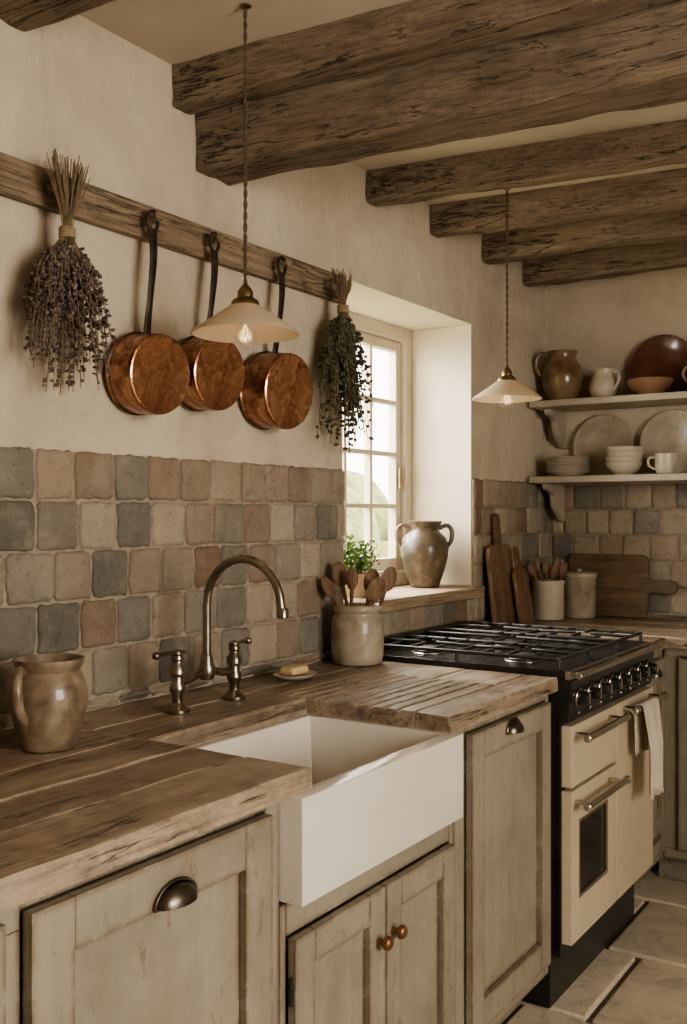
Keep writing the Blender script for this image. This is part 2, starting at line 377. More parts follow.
# ------------------------------------------------------------ tiles
PAL=[(.43,.36,.268)]*4+[(.365,.30,.218)]*4+[(.485,.415,.318)]*3+[(.335,.25,.182)]*3+[(.265,.182,.125)]*2+[(.20,.183,.152)]*2+[(.26,.237,.195)]*3+[(.395,.305,.228)]*2+[(.31,.27,.212)]*3
def tiles(name,fmap,a0,a1,z0,z1,holes,grout_rects):
    w=MB()
    def q(a,o,z): return fmap(a,o,z)
    for (ga,gb,gc,gd) in grout_rects:
        p=[q(a,o,z) for a in(ga,gb) for o in(0.0005,.0070) for z in(gc,gd)]
        w.add(p,[(0,1,3,2),(4,6,7,5),(0,4,5,1),(2,3,7,6),(0,2,6,4),(1,5,7,3)],1)
    H=.1035; z=z1; row=0; last=None
    while z>z0+.01:
        zb=max(z-H,z0); a=a0-(.054 if row%2 else 0)-random.uniform(0,.02)
        while a<a1:
            L=random.uniform(.092,.118); ra,rb=max(a,a0),min(a+L,a1); rects=[(ra,rb,zb,z)]
            for (ha,hb,hz) in holes:
                nr=[]
                for (p0,p1,c0,c1) in rects:
                    if p1<=ha or p0>=hb or c1<=hz: nr.append((p0,p1,c0,c1)); continue
                    if p0<ha: nr.append((p0,ha,c0,c1))
                    if p1>hb: nr.append((hb,p1,c0,c1))
                    if c0<hz: nr.append((max(p0,ha),min(p1,hb),c0,hz))
                rects=nr
            colr=random.choice(PAL)
            while colr==last: colr=random.choice(PAL)
            last=colr
            for (p0,p1,c0,c1) in rects:
                if p1-p0<.02 or c1-c0<.015: continue
                g=.0030; p0+=g;p1-=g;c0+=g;c1-=g
                j=lambda s=.0024: random.uniform(-s,s)
                ch=.007; pts=[]
                def edge(ax,az,bx,bz):
                    for k in range(7):
                        t=k/6; L2=math.hypot(bx-ax,bz-az); t=(ch+(L2-2*ch)*t)/L2
                        pts.append((ax+(bx-ax)*t+j(),az+(bz-az)*t+j()))
                edge(p0,c0,p1,c0);edge(p1,c0,p1,c1);edge(p1,c1,p0,c1);edge(p0,c1,p0,c0)
                ca,cz=(p0+p1)/2,(c0+c1)/2; n=len(pts); top=.0145+random.uniform(-.002,.0015)
                ta,tz=random.uniform(-.025,.025),random.uniform(-.025,.025)
                def lay(ins,o,jo=0):
                    r=[]
                    for (pa,pz) in pts:
                        da,dz=pa-ca,pz-cz
                        fa=max(0,1-ins/max((p1-p0)/2,.01)); fz=max(0,1-ins/max((c1-c0)/2,.01))
                        r.append(q(ca+da*fa,o+ta*da+tz*dz+j(jo) if o>.006 else o,cz+dz*fz))
                    return r
                vs=lay(0,.001)+lay(0,top-.005)+lay(.003,top-.0014,.0009)+lay(.010,top,.0008)+lay(.028,top-.0003,.001)+[q(ca,top,cz)]
                fs=[]
                for l in range(4):
                    for k in range(n): fs.append((l*n+k,l*n+(k+1)%n,(l+1)*n+(k+1)%n,(l+1)*n+k))
                for k in range(n): fs.append((4*n+k,4*n+(k+1)%n,5*n))
                w.add(vs,fs,0,rc(colr,.12),True)
            a+=L
        z=zb; row+=1
    return w.build(name,[tile_m,grout_m],ang=80,origin=(0,0,0))
TT=1.404
tiles('backsplash_tiles',lambda a,o,z:(o,a,z),.2,YB-.020,CT+.001,TT,[(WY0,WY1,WZ0-.013)],
      [(.2,WY0,CT+.001,TT-.004),(WY0,WY1,CT+.001,WZ0-.016),(WY1,YB-.001,CT+.001,TT-.004)])
tiles('wall_tiles',lambda a,o,z:(a,YB-o,z),.020,2.2,CT+.001,TT-.008,[],[(.009,2.2,CT+.001,TT-.010)])

# ------------------------------------------------------------ countertops
def plank(w,x0,x1,y0,y1,mi=0,axis=1,gx=()):
    L=(y1-y0) if axis==1 else (x1-x0); n=max(2,int(L/.02))
    W0,W1=(x0,x1) if axis==1 else (y0,y1)
    prof=[(W0,CB),(W1,CB),(W1,CT-.005),(W1-.004,CT)]
    for g in sorted(gx,reverse=True): prof+=[(g+.006,CT),(g+.004,CT-.004),(g-.004,CT-.004),(g-.006,CT)]
    m_=int((W1-W0)/.03)
    if not gx:
        for k in range(1,m_): prof.append((W1-.004-(W1-W0-.008)*k/m_,CT))
    prof+=[(W0+.004,CT),(W0,CT-.005)]
    vs=[];k=len(prof); hs=random.uniform(-.0015,.0)
    for i in range(n+1):
        l=(y0 if axis==1 else x0)+L*i/n
        for (pw,pz) in prof:
            X,Y=(pw,l) if axis==1 else (l,pw)
            if pz>CB+.001:
                pz2=min(CT,pz+hs+mnoise.noise(Vector((X*11,Y*11,3)))*.0018-.0009)
                if axis==1 and abs(pw-.66)<.002:
                    X+=mnoise.noise(Vector((7,Y*18,pz*60)))*.0045-.0015
                    pz2-=max(0,mnoise.noise(Vector((3,Y*22,9))))*.004
                if i in(0,n): pz2-=.0016
            else: pz2=pz
            vs.append((X,Y,pz2))
    fs=[(i*k+j,i*k+(j+1)%k,(i+1)*k+(j+1)%k,(i+1)*k+j) for i in range(n) for j in range(k)]+[tuple(range(k)),tuple(n*k+j for j in range(k))[::-1]]
    w.add(vs,fs,mi,gr(),True)
def plank_run(w,xs,y0,y1):
    for a,b2 in zip(xs,xs[1:]): plank(w,a+.0014,b2-.0014,y0,y1)
YS0,YS1=1.34,1.836
w=MB(); plank_run(w,[.001,.14,.27,.40,.52,.6614],.15,YS0)
plank_run(w,[.001,.15,.298],YS0+.0005,YS1-.0005)
plank_run(w,[.001,.14,.22],YS1,2.43)
plank(w,.221,.40,YS1,2.24,gx=[.25,.285,.32,.355]); plank(w,.402,.575,YS1,2.24,gx=[.43,.465,.50,.535])
plank(w,.221,.40,2.241,2.43); plank(w,.402,.575,2.241,2.43)
plank(w,.577,.66,YS1,2.43)
w.build('kitchen_countertop',[counter_m],ang=38)
w=MB(); plank_run(w,[.001,.22,.44,.66],3.165,3.42)
for a,b2 in ((3.421,3.62),(3.6225,3.82),(3.8225,4.019)): plank(w,.001,2.2,a,b2,1,0)
w.build('corner_countertop',[counter_m,counter_mx],ang=38)

# ------------------------------------------------------------ cabinets
def mapper(kind,off,a0):
    if kind=='x': return lambda a,o,z:(off+o,a0+a,z)
    return lambda a,o,z:(a0+a,off-o,z)
def mbox(w,fm,a0,a1,o0,o1,z0,z1,m=0,col=(.5,.5,.5)):
    vs=[fm(a,o,z) for a in(a0,a1) for o in(o0,o1) for z in(z0,z1)]
    w.add(vs,[(0,1,3,2),(4,6,7,5),(0,4,5,1),(2,3,7,6),(0,2,6,4),(1,5,7,3)],m,col)
def shaker(w,fm,a0,a1,z0,z1,sw=.062):
    o=.0005; t=.018
    mbox(w,fm,a0,a0+sw,o,t,z0,z1); mbox(w,fm,a1-sw,a1,o,t,z0,z1)
    mbox(w,fm,a0+sw+.0005,a1-sw-.0005,o,t-.0005,z0,z0+sw*1.15); mbox(w,fm,a0+sw+.0005,a1-sw-.0005,o,t-.0005,z1-sw,z1)
    mbox(w,fm,a0+sw+.001,a1-sw-.001,o,t-.013,z0+sw*1.15+.001,z1-sw-.001)
def cup(w,fm,ac,zc,o0,m=1,wd=.038,h=.027,dp=.024):
    vs=[];A=14;B=7
    for i in range(A+1):
        th=pi*i/A
        for k in range(B+1):
            ph=pi/2*k/B
            vs.append(fm(ac+wd*math.cos(th)*1.0, o0+dp*math.sin(th)*math.cos(ph)+.0003, zc+h*math.sin(th)*math.sin(ph)))
    fs=[(i*(B+1)+k,(i+1)*(B+1)+k,(i+1)*(B+1)+k+1,i*(B+1)+k+1) for i in range(A) for k in range(B)]
    w.add(vs,fs,m,(.5,.5,.5),True)
    n=20
    pts=[fm(ac+(wd+.003)*math.cos(pi*i/n),o0+.002,zc+(h+.003)*math.sin(pi*i/n)) for i in range(n+1)]
    w.tube(pts,.0028,m,8)
    w.tube([fm(ac-wd-.003,o0+.002,zc),fm(ac+wd+.003,o0+.002,zc)],.0025,m,8)
def knob(w,p,d,r=.013,m=2):
    w.lathe([(0,0),(.006,0),(.0055,.008),(.007,.012),(r,.016),(r*1.02,.021),(r*.8,.027),(0,.029)],m,20,frame(p,d,(0,0,1)))
CM=[paint,pewter,copper_knob,black]
XF=.636
def carcass(w,y0,y1,ztop,frames,x1=XF):
    w.box(.016,x1-.02,y0,y1,.10,ztop); w.box(.016,x1-.075,y0,y1,.001,.0995)
    for (a,b2,c,d) in frames: w.box(x1-.0198,x1,a,b2,c,d)
def hinge(w,y,z): w.cyl((XF+.008,y,z-.022),(XF+.008,y,z+.022),.0045,3,10)
CBT=CB-.0015
w=MB(); F=[(.2,.775,.782,CBT),(.2,.775,.10,.145),(.745,.775,.1455,.7815),(.7755,1.245,.806,CBT),(.7755,1.245,.10,.145),(1.245,1.281,.10,CBT),(.2,.26,.1455,.7815)]
carcass(w,.2,1.281,CBT,F,XF)
fm=mapper('x',XF,0)
shaker(w,fm,.778,1.242,.148,.803,.066); shaker(w,fm,.265,.742,.148,.803,.066)
cup(w,fm,1.02,.740,.0185); cup(w,fm,.5,.740,.0185)
hinge(w,1.2435,.25)
w.build('base_cabinet',CM,bevel=.002)
# sink cabinet
w=MB(); F=[(1.2845,1.300,.10,.642),(1.872,1.892,.10,.642),(1.3005,1.8715,.588,.642),(1.3005,1.8715,.10,.145)]
carcass(w,1.2845,1.892,.642,F)
w.box(.30,XF,1.8535,1.892,.6425,CBT)
shaker(w,fm,1.303,1.585,.148,.585,.055); shaker(w,fm,1.589,1.869,.148,.585,.055)
knob(w,(XF+.018,1.558,.494),(1,0,0)); knob(w,(XF+.018,1.609,.497),(1,0,0))
for z in (.24,.5): hinge(w,1.8705,z); hinge(w,1.3015,z)
w.build('sink_cabinet',CM,bevel=.002)
# right-of-sink cabinet
w=MB(); F=[(1.8945,1.945,.10,CBT),(2.400,2.425,.10,CBT),(1.9455,2.3995,.800,CBT),(1.9455,2.3995,.10,.135)]
carcass(w,1.8945,2.425,CBT,F)
shaker(w,fm,1.948,2.397,.138,.797,.06); cup(w,fm,2.16,.768,.0185,wd=.034)
w.build('tall_door_cabinet',CM,bevel=.002)
# corner cabinets
w=MB(); carcass(w,3.165,3.60,CBT,[(3.165,3.2,.1,CBT),(3.43,3.46,.1,CBT),(3.2,3.43,.79,CBT),(3.2,3.43,.1,.135)])
shaker(w,fm,3.203,3.427,.138,.787,.045); cup(w,fm,3.31,.74,.0185,wd=.03)
w.box(.62,2.2,3.482,4.0,.10,CBT); w.box(.6,2.2,3.54,4.0,.001,.0995)
fb=mapper('y',3.462,0)
w.box(.64,2.2,3.462,3.4815,.79,CBT); w.box(.64,2.2,3.462,3.4815,.1,.135); w.box(.637,.69,3.462,3.4815,.1355,.7895)
for a in (.693,1.193,1.693):
    shaker(w,fb,a,a+.46,.138,.787,.055); knob(w,(a+.42,3.444,.60),(0,-1,0))
    w.box(a+.463,a+.497,3.462,3.4815,.1355,.7895)
w.build('corner_cabinet',CM,bevel=.002)

# ------------------------------------------------------------ sink
w=MB()
x0,x1,y0,y1,z0,z1=.27,.680,1.2845,1.8515,.650,.8215
ix0,ix1,iy0,iy1,iz=.312,.644,1.312,1.826,.676
o=[(x0,y0),(x1,y0),(x1,y1),(x0,y1)]; i_=[(ix0,iy0),(ix1,iy0),(ix1,iy1),(ix0,iy1)]
ib=[(ix0+.02,iy0+.02),(ix1-.02,iy0+.02),(ix1-.02,iy1-.02),(ix0+.02,iy1-.02)]
vs=[(a,b2,z0) for a,b2 in o]+[(a,b2,z1) for a,b2 in o]+[(a,b2,z1) for a,b2 in i_]+[(a,b2,iz) for a,b2 in ib]
fs=[(0,3,2,1)]
for k in range(4):
    j=(k+1)%4; fs+=[(k,j,4+j,4+k),(4+k,4+j,8+j,8+k),(8+k,8+j,12+j,12+k)]
fs+=[(12,13,14,15)]
w.add(vs,fs,0,smooth=True)
w.lathe([(0,iz+.0005),(.03,iz+.0005),(.036,iz+.003),(.04,iz+.0008)],1,24,TR(.48,1.56,0))
w.lathe([(0,0),(.012,0),(.014,.003),(.018,.002),(.018,0)],1,20,frame((ix0+.008,1.46,.780),(1,0,-.05),(0,1,0)))
ob=w.build('farmhouse_sink',[porcelain,nickel],bevel=.013,seg=5,ang=179)

# ------------------------------------------------------------ faucet
w=MB(); fx=.17
for yy in (1.55,1.735):
    w.lathe([(0,0),(.026,0),(.026,.006),(.020,.012),(.012,.02),(.011,.035),(.016,.042),(.017,.052),(.0125,.06),(.0125,.074),(.017,.079),(.017,.092),(.012,.098),(.0105,.106),(.0135,.110),(.012,.117),(0,.120)],0,24,TR(fx,yy,CT+.0005))
w.tube(crom([(fx,1.55,.922),(fx,1.59,.924),(fx,1.62,.931),(fx,1.665,.931),(fx,1.695,.924),(fx,1.735,.922)],6),.0085,0,14)
w.lathe([(0,-.014),(.014,-.014),(.018,-.006),(.018,.012),(.014,.02),(.013,.035),(.0105,.04)],0,24,TR(fx,1.6425,.930))
pts=[(fx,1.6425,.945),(fx,1.6425,1.02),(fx,1.6425,1.078)]
for k in range(1,13):
    a=pi-pi*k/12; pts.append((fx+.1+.1*math.cos(a),1.6425,1.078+.1*math.sin(a)))
pts.append((fx+.203,1.6425,1.066)); w.tube(pts,.0092,0,16)
w.lathe([(.0092,0),(.0125,.002),(.0125,.018),(.0092,.022)],0,20,TR(fx+.2035,1.6425,1.058))
for yy,d in ((1.55,-1),(1.735,1)):
    zc=CT+.122
    w.sph(TR(fx,yy,zc),.011,.011,.009)
    w.tube([(fx,yy,zc),(fx-.003,yy+d*.025,zc+.003),(fx-.006,yy+d*.052,zc+.001)],[.0055,.0042,.0045],0,10)
    w.sph(TR(fx-.006,yy+d*.057,zc+.001),.009,.009,.0085)
    w.tube([(fx,yy,zc),(fx+.004,yy-d*.02,zc+.002)],[.0055,.004],0,10)
w.build('bridge_faucet',[nickel])

# soap dish
w=MB(); w.lathe([(0,.0),(.03,0),(.045,.006),(.057,.012),(.059,.015),(.055,.0145),(.04,.009),(0,.008)],0,32,TR(.13,2.02,CT+.0005)@Matrix.Diagonal((.85,1.05,1,1)))
w.build('soap_dish',[stone_lt])
w=MB(); w.box(.105,.152,1.985,2.053,CT+.0135,CT+.034); w.build('soap_bar',[soap_m],bevel=.009,seg=4)

# ------------------------------------------------------------ pottery helpers
def pot(name,prof,x,y,z,mats,handles=[],n=40,extra=None,k=1.):
    w=MB(); w.lathe([(r*k,h*k) for r,h in prof],0,n,TR(x,y,z+.0008))
    for pts,r in handles: w.tube(crom([(x+p[0]*k,y+p[1]*k,z+p[2]*k) for p in pts],7),r*k,0,10)
    if extra: extra(w)
    return w.build(name,mats,ang=60)
def hside(sgn,rz,r):
    return ([(sgn*RX*a,sgn*RY*a,z) for a,z in rz],r)
pot('stoneware_jug',[(0,0),(.043,0),(.047,.004),(.058,.04),(.066,.075),(.067,.098),(.058,.125),(.052,.135),(.055,.140),(.060,.150),(.060,.156),(.055,.156),(.050,.142),(.047,.134),(.054,.122),(.060,.095),(.055,.05),(.04,.008),(0,.008)],.20,1.188,CT,[stone1],
    [([(-.004,-.052,.137),(.014,-.074,.143),(.026,-.088,.120),(.026,-.084,.082),(.012,-.061,.055)],.0085)],k=1.01)
def spoon(w,base,top,m=1,bl=.036,bw=.023,xh=(1,-.5,0)):
    base=Vector(base); top=Vector(top); d=(top-base).normalized(); neck=top-d*bl*1.7
    w.tube([base,base+(neck-base)*.5,neck,neck+d*.01],[.005,.0048,.0058,.008],m,8)
    w.sph(frame(top-d*bl*.85,d,xh),.006,bw,bl,m,14,10)
cx,cy=.115,2.335
def ex(w):
    z=CT+.03
    for (t0,u0,t,u,tz,bl,bw,xh) in [(.015,.01,-.095,0,.235,.034,.020,(1,-.2,0)),(.0,.01,-.055,.02,.275,.036,.025,(1,-.5,0)),(-.02,0,-.015,-.03,.262,.032,.017,(.6,-1,0)),(.02,-.02,.095,.0,.262,.036,.025,(1,-.6,.2)),(.0,-.02,.045,.03,.255,.036,.024,(1,-.8,0)),(-.02,-.02,.06,-.04,.235,.04,.027,(1,-.6,0))]:
        spoon(w,(cx+RX*t0-RY*u0,cy+RY*t0+RX*u0,z),(cx+RX*t-RY*u,cy+RY*t+RX*u,CT+tz),1,bl,bw,xh)
pot('utensil_crock',[(0,0),(.062,0),(.067,.004),(.0725,.03),(.0735,.08),(.072,.118),(.066,.132),(.062,.138),(.0635,.142),(.069,.147),(.069,.158),(.064,.162),(.060,.158),(.057,.14),(.064,.125),(.066,.08),(.062,.012),(0,.01)],cx,cy,CT,[stone2,spoon_m],[],40,ex)

sx,sy,sz=-.125,3.16,WZ0+.026
hp=[(.050,.212),(.080,.224),(.098,.205),(.096,.17),(.078,.142)]
pot('two_handled_jug',[(0,0),(.048,0),(.054,.008),(.072,.06),(.085,.11),(.088,.145),(.078,.178),(.058,.198),(.050,.206),(.050,.216),(.062,.230),(.064,.238),(.058,.240),(.046,.222),(.044,.206),(.056,.19),(.078,.155),(.078,.12),(.045,.012),(0,.012)],sx,sy,sz,[terra_jug],
    [hside(1,hp,.0085),hside(-1,hp,.0085)],k=.99)
hx,hy=-.10,2.66
w=MB(); w.lathe([(0,0),(.032,0),(.045,.06),(.049,.06),(.05,.075),(.045,.075),(.042,.062),(.04,.06)],0,28,TR(hx,hy,sz+.0008)); w.lathe([(0,.064),(.043,.064)],1,20,TR(hx,hy,sz))
for i in range(190):
    a=random.uniform(0,2*pi); rr=random.uniform(0,.03); R=random.uniform(.01,.085); H=random.uniform(.09,.19)
    p0=Vector((hx+rr*math.cos(a),hy+rr*math.sin(a),sz+.062)); p1=Vector((hx+R*math.cos(a),hy+R*math.sin(a),sz+H))
    if i%3==0: w.tube([p0,(p0+p1)/2+Vector((0,0,.015)),p1],.0012,2,5)
    for k in range(5):
        t=random.uniform(.35,1.); p=p0.lerp(p1,t); d=Vector((random.uniform(-1,1),random.uniform(-1,1),random.uniform(-.2,1))).normalized()
        e=d.orthogonal().normalized(); L=random.uniform(.009,.017); W=L*.35
        w.add([p,p+d*L*.5+e*W,p+d*L,p+d*L*.5-e*W],[(0,1,2,3)],2)
w.build('potted_herb',[terracotta,soil,leaf],origin=(hx,hy,sz))

# ------------------------------------------------------------ rail, pans, bunches
pegs=[1.335,1.60,1.805,2.075,2.31,.95]
w=MB(); w.box(.001,.024,.5,2.42,1.880,1.957)
for yy in pegs: w.lathe([(0,0),(.010,0),(.008,.01),(.0075,.035),(.011,.042),(.011,.05),(0,.054)],0,16,frame((.0242,yy,1.915),(1,0,.12),(0,1,0)))
w.build('peg_rail',[rail_m],bevel=.004)
def pan(yc,zc,r,dpt,peg):
    w=MB()
    ax=Vector((-1,.06,.10)).normalized(); c=Vector((.024+dpt,yc,zc)); T=frame(c,ax,(0,0,1))
    w.lathe([(0,.0022),(r*.5,.0018),(r*.85,.0008),(r*.945,-.0008),(r*.98,.0010)],0,64,T)
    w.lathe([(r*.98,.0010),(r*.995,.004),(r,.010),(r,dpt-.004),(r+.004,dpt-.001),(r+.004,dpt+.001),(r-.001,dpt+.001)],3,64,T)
    w.lathe([(r-.001,dpt+.001),(r-.003,dpt-.004),(r-.003,.009),(r*.9,.005),(0,.005)],1,48,T)
    top=Vector((.052,peg,1.925))
    a=Vector((.050,yc+(peg-yc)*.32,zc+r*.80))
    b2=Vector((.046,yc+(peg-yc)*.42,zc+r+.012))
    pts=crom([a,b2,b2.lerp(top,.25)+Vector((.012,-.008,0)),b2.lerp(top,.6)+Vector((.01,-.002,0)),top-Vector((0,0,.034))],6)
    n=len(pts); rad=[.0085+.0035*abs(math.cos(pi*i/(n-1))) if i>5 else .012 for i in range(n)]
    w.tube(pts,rad,2,12,sq=(.38,1,1))
    ring=[top+Vector((0,.0155*math.sin(2*pi*k/20),-.012+.022*math.cos(2*pi*k/20))) for k in range(20)]
    w.tube(ring,.004,2,8,closed=True)
    for dz in (-.012,.006):
        w.sph(TR(a.x+.008,a.y,a.z+dz+.008),.004,.004,.004,2,10,6)
    return w.build('copper_saucepan',[copper,tin,iron,copper_side],ang=35)
pan(1.580,1.572,.087,.072,1.60); pan(1.775,1.596,.085,.072,1.805); pan(2.035,1.582,.096,.080,2.070)

def bunch(name,x,y,ztop,ztie,zbot,rad,nst,mats,seed,ln=(.009,.017),lean=0.,power=.5):
    rnd=random.Random(seed); w=MB()
    for i in range(nst):
        a=rnd.uniform(0,2*pi); q=rnd.random()**power; R=rad*q
        top=Vector((max(.034,x+.12*rad*rnd.uniform(-1,1)),y+rnd.uniform(-1,1)*.36*rad,ztop+rnd.uniform(-.03,.025)))
        tie=Vector((x+.010*math.cos(a)*q,y+.010*math.sin(a)*q,ztie))
        L=rnd.uniform(.38,1.0)*(1-.10*q); zb=ztie+(zbot-ztie)*L
        bul=math.sin(min(1,L*1.0)*pi*.55)
        end=Vector((max(.034,x+R*.55*math.cos(a)),y+R*math.sin(a)*bul*rnd.uniform(.85,1.25)+lean*L,zb)); mid=tie.lerp(end,.45)+Vector((0,R*.22*math.sin(a),0.0))
        P=crom([top,tie,mid,end],5); w.tube(P,.0012,1,4)
        lo=P[int(len(P)*.44):]
        n=rnd.randint(12,20)
        for k in range(n):
            t=k/n*(len(lo)-1); p=lo[int(t)].lerp(lo[min(int(t)+1,len(lo)-1)],t-int(t))
            d=Vector((rnd.uniform(-1,1),rnd.uniform(-1,1),rnd.uniform(-1.2,.5))).normalized()
            e=d.orthogonal().normalized(); f=d.cross(e); L2=rnd.uniform(*ln); W=L2*.34; p=p+d*.001
            vs=[p,p+d*L2*.5+e*W,p+d*L2*.5+f*W,p+d*L2*.5-e*W,p+d*L2*.5-f*W,p+d*L2]
            vs=[Vector((max(v_.x,.027),v_.y,v_.z)) for v_ in vs]
            w.add(vs,[(0,1,2),(0,2,3),(0,3,4),(0,4,1),(5,2,1),(5,3,2),(5,4,3),(5,1,4)],0)
    for k in range(5):
        z=ztie-.008+.004*k; w.tube([(x+.0145*math.cos(2*pi*j/16),y+.0145*math.sin(2*pi*j/16),z) for j in range(16)],.0024,2,6,closed=True)
    w.tube(crom([(x,y-.012,ztie),(x-.004,y-.010,1.89),(.062,y-.009,1.915),(.060,y,1.927),(.062,y+.009,1.915),(x-.004,y+.010,1.89),(x,y+.012,ztie)],6),.0014,2,5)
    return w.build(name,mats)
bunch('dried_lavender_bunch',.080,1.335,1.95,1.82,1.490,.128,105,[lav,stem_m,twine],1,(.008,.017),-.012,.62)
bunch('dried_herb_bunch',.080,2.315,1.925,1.84,1.425,.122,100,[lav2,stem_m,twine],2,(.009,.021),.02,.6)

# ------------------------------------------------------------ pendants
def pendant(x,y,z):
    w=MB(); T=TR(x,y,z)
    w.lathe([(.022,.062),(.032,.056),(.055,.040),(.085,.020),(.108,.004),(.111,.0),(.108,-.0015),(.104,.002),(.082,.0165),(.053,.036),(.031,.052),(.022,.058),(.022,.062)],0,56,T)
    w.lathe([(0,.1),(.006,.1),(.009,.096),(.012,.092),(.016,.086),(.0165,.074),(.026,.068),(.030,.060),(.030,.056),(.018,.054),(.018,.034),(.014,.030),(0,.030)],1,28,T)
    w.lathe([(.012,.03),(.014,.022),(.024,.004),(.027,-.008),(.024,-.021),(.014,-.031),(0,-.034)],2,24,T)
    w.tube([(x,y,z+.03),(x-.006,y,z+.0),(x,y,z-.015),(x+.006,y,z),(x,y,z+.028)],.0009,3,5)
    zt=CEIL-.004; H=zt-(z+.1); n=int(H/.004)
    for ph in (0,pi):
        pts=[(x+.0022*math.cos(ph+i*.55),y+.0022*math.sin(ph+i*.55),z+.098+H*i/n) for i in range(n+1)]
        w.tube(pts,.0024,4,5)
    w.lathe([(0,-.005),(.006,-.005),(.011,-.003),(.013,-.001),(.0,-.001)],1,24,TR(x,y,CEIL))
    return w.build('pendant_lamp',[opal,brass,glass,filament,cord_m])
PL=((.312,1.598),(.288,2.95))
for (x,y) in PL: pendant(x,y,1.640)

# ------------------------------------------------------------ range cooker
w=MB(); ry0,ry1=2.434,3.160; xb=.02; xf=.664
w.box(xb,xf,ry0,ry1,.14,.85,2)
w.box(.06,xf-.03,ry0+.005,ry1-.01,.001,.1395,2)
w.box(xb,xf+.012,ry0,ry1,.8505,.872,2)
w.box(xf+.0125,xf+.026,ry0,ry1,.850,.872,1)
w.prism([(xf,.74),(xf+.020,.742),(xf+.030,.848),(xf,.8495)],ry0,ry1,2)
for k in range(8):
    yy=ry0+.06+k*(ry1-ry0-.12)/7; d=(1,0,-.12)
    w.lathe([(0,0),(.022,0),(.022,.005),(.017,.007),(.0165,.026),(.014,.030),(0,.030)],2,20,frame((xf+.0255,yy,.800),d,(0,1,0)))
    w.lathe([(.0225,0),(.0245,.0),(.0245,.004),(.0225,.005)],1,20,frame((xf+.0255,yy,.800),d,(0,1,0)))
    w.box(xf+.053,xf+.0585,yy-.002,yy+.002,.786,.812,1)
    w.lathe([(0,0),(.005,0),(.005,.004),(0,.004)],1,10,frame((xf+.025,yy,.760),d,(0,1,0)))
ym=2.802
def door(y0,y1,z0,z1,win=False):
    t=xf+.028
    if win:
        a,b2,c,d=y0+.055,y1-.085,z0+.11,z1-.085
        w.box(xf+.0005,t,y0,a,z0,z1,0); w.box(xf+.0005,t,b2,y1,z0,z1,0); w.box(xf+.0005,t,a+.0003,b2-.0003,z0,c,0); w.box(xf+.0005,t,a+.0003,b2-.0003,d,z1,0)
        w.box(xf+.0005,t-.006,a,b2,c,d,4)
        for q in ((a-.004,a+.004,c-.004,d+.004),(b2-.004,b2+.004,c-.004,d+.004),(a+.004,b2-.004,c-.004,c+.004),(a+.004,b2-.004,d-.004,d+.004)): w.box(t-.006,t+.002,*q,1)
    else: w.box(xf+.0005,t,y0,y1,z0,z1,0)
def handle(y0,y1,z):
    xh=xf+.070
    w.tube([(xh,y0,z),(xh,y1,z)],.0095,1,16)
    for yy in (y0+.03,y1-.03): w.tube([(xf+.028,yy,z),(xh,yy,z)],.007,1,12)
    for yy in (y0,y1): w.sph(TR(xh,yy,z),.0115,.006,.0115,1)
door(ry0+.006,ym-.004,.575,.732); door(ry0+.006,ym-.004,.175,.565,True); door(ym+.004,ry1-.006,.175,.732)
handle(ry0+.005,ym-.045,.708); handle(ry0+.005,ym-.045,.535); handle(ym+.03,ry1-.025,.712)
w.tube([(xf+.046,ry0+.005,.862),(xf+.046,ry1-.005,.862)],.009,1,16)
for yy in (ry0+.03,(ry0+ry1)/2,ry1-.03): w.tube([(xf+.02,yy,.862),(xf+.046,yy,.862)],.006,1,10)
w.box(xb,.045,ry0,ry1,.8725,.900,2)
secs=[(ry0+.015,ry0+.245),(ry0+.250,ry1-.250),(ry1-.245,ry1-.015)]
GZ=.898
def bar(p,q,r=.0055): w.tube([p,q],r,3,6)
for si,(a,b2) in enumerate(secs):
    x0,x1=.07,.655; xm=(x0+x1)/2; yc=(a+b2)/2
    bx=[(x0+xm)/2,(x1+xm)/2] if si!=1 else [xm]
    bar((x0,a,GZ),(x1,a,GZ)); bar((x0,b2,GZ),(x1,b2,GZ)); bar((x0,a,GZ),(x0,b2,GZ)); bar((x1,a,GZ),(x1,b2,GZ))
    if si!=1: bar((xm,a,GZ),(xm,b2,GZ))
    for px in (x0,xm,x1):
        for py in (a,b2): bar((px,py,.8725),(px,py,GZ+.004),.006)
    for cx_ in bx:
        R=.042 if si!=1 else .06
        w.lathe([(0,.873),(R,.873),(R,.880),(R*.8,.882),(R*.8,.888),(R*.65,.890),(0,.891)],3,24,TR(cx_,yc,0))
        w.lathe([(R*1.05,.8725),(R*1.30,.8725),(R*1.25,.875),(R*1.05,.875)],1,24,TR(cx_,yc,0))
        hx_=(x1-x0)/4 if si!=1 else (x1-x0)/2
        for sg in (-1,1):
            bar((cx_+sg*.024,yc,GZ+.004),(cx_+sg*hx_,yc,GZ+.001)); bar((cx_,yc+sg*.024,GZ+.004),(cx_,yc+sg*(b2-a)/2,GZ+.001))
            for off in (-.07,.07):
                bar((cx_+off,yc+sg*.045,GZ+.003),(cx_+off,yc+sg*(b2-a)/2,GZ+.001),.005)
ob=w.build('range_cooker',[cream_en,steel,black,castiron,ovenglass],bevel=.003)

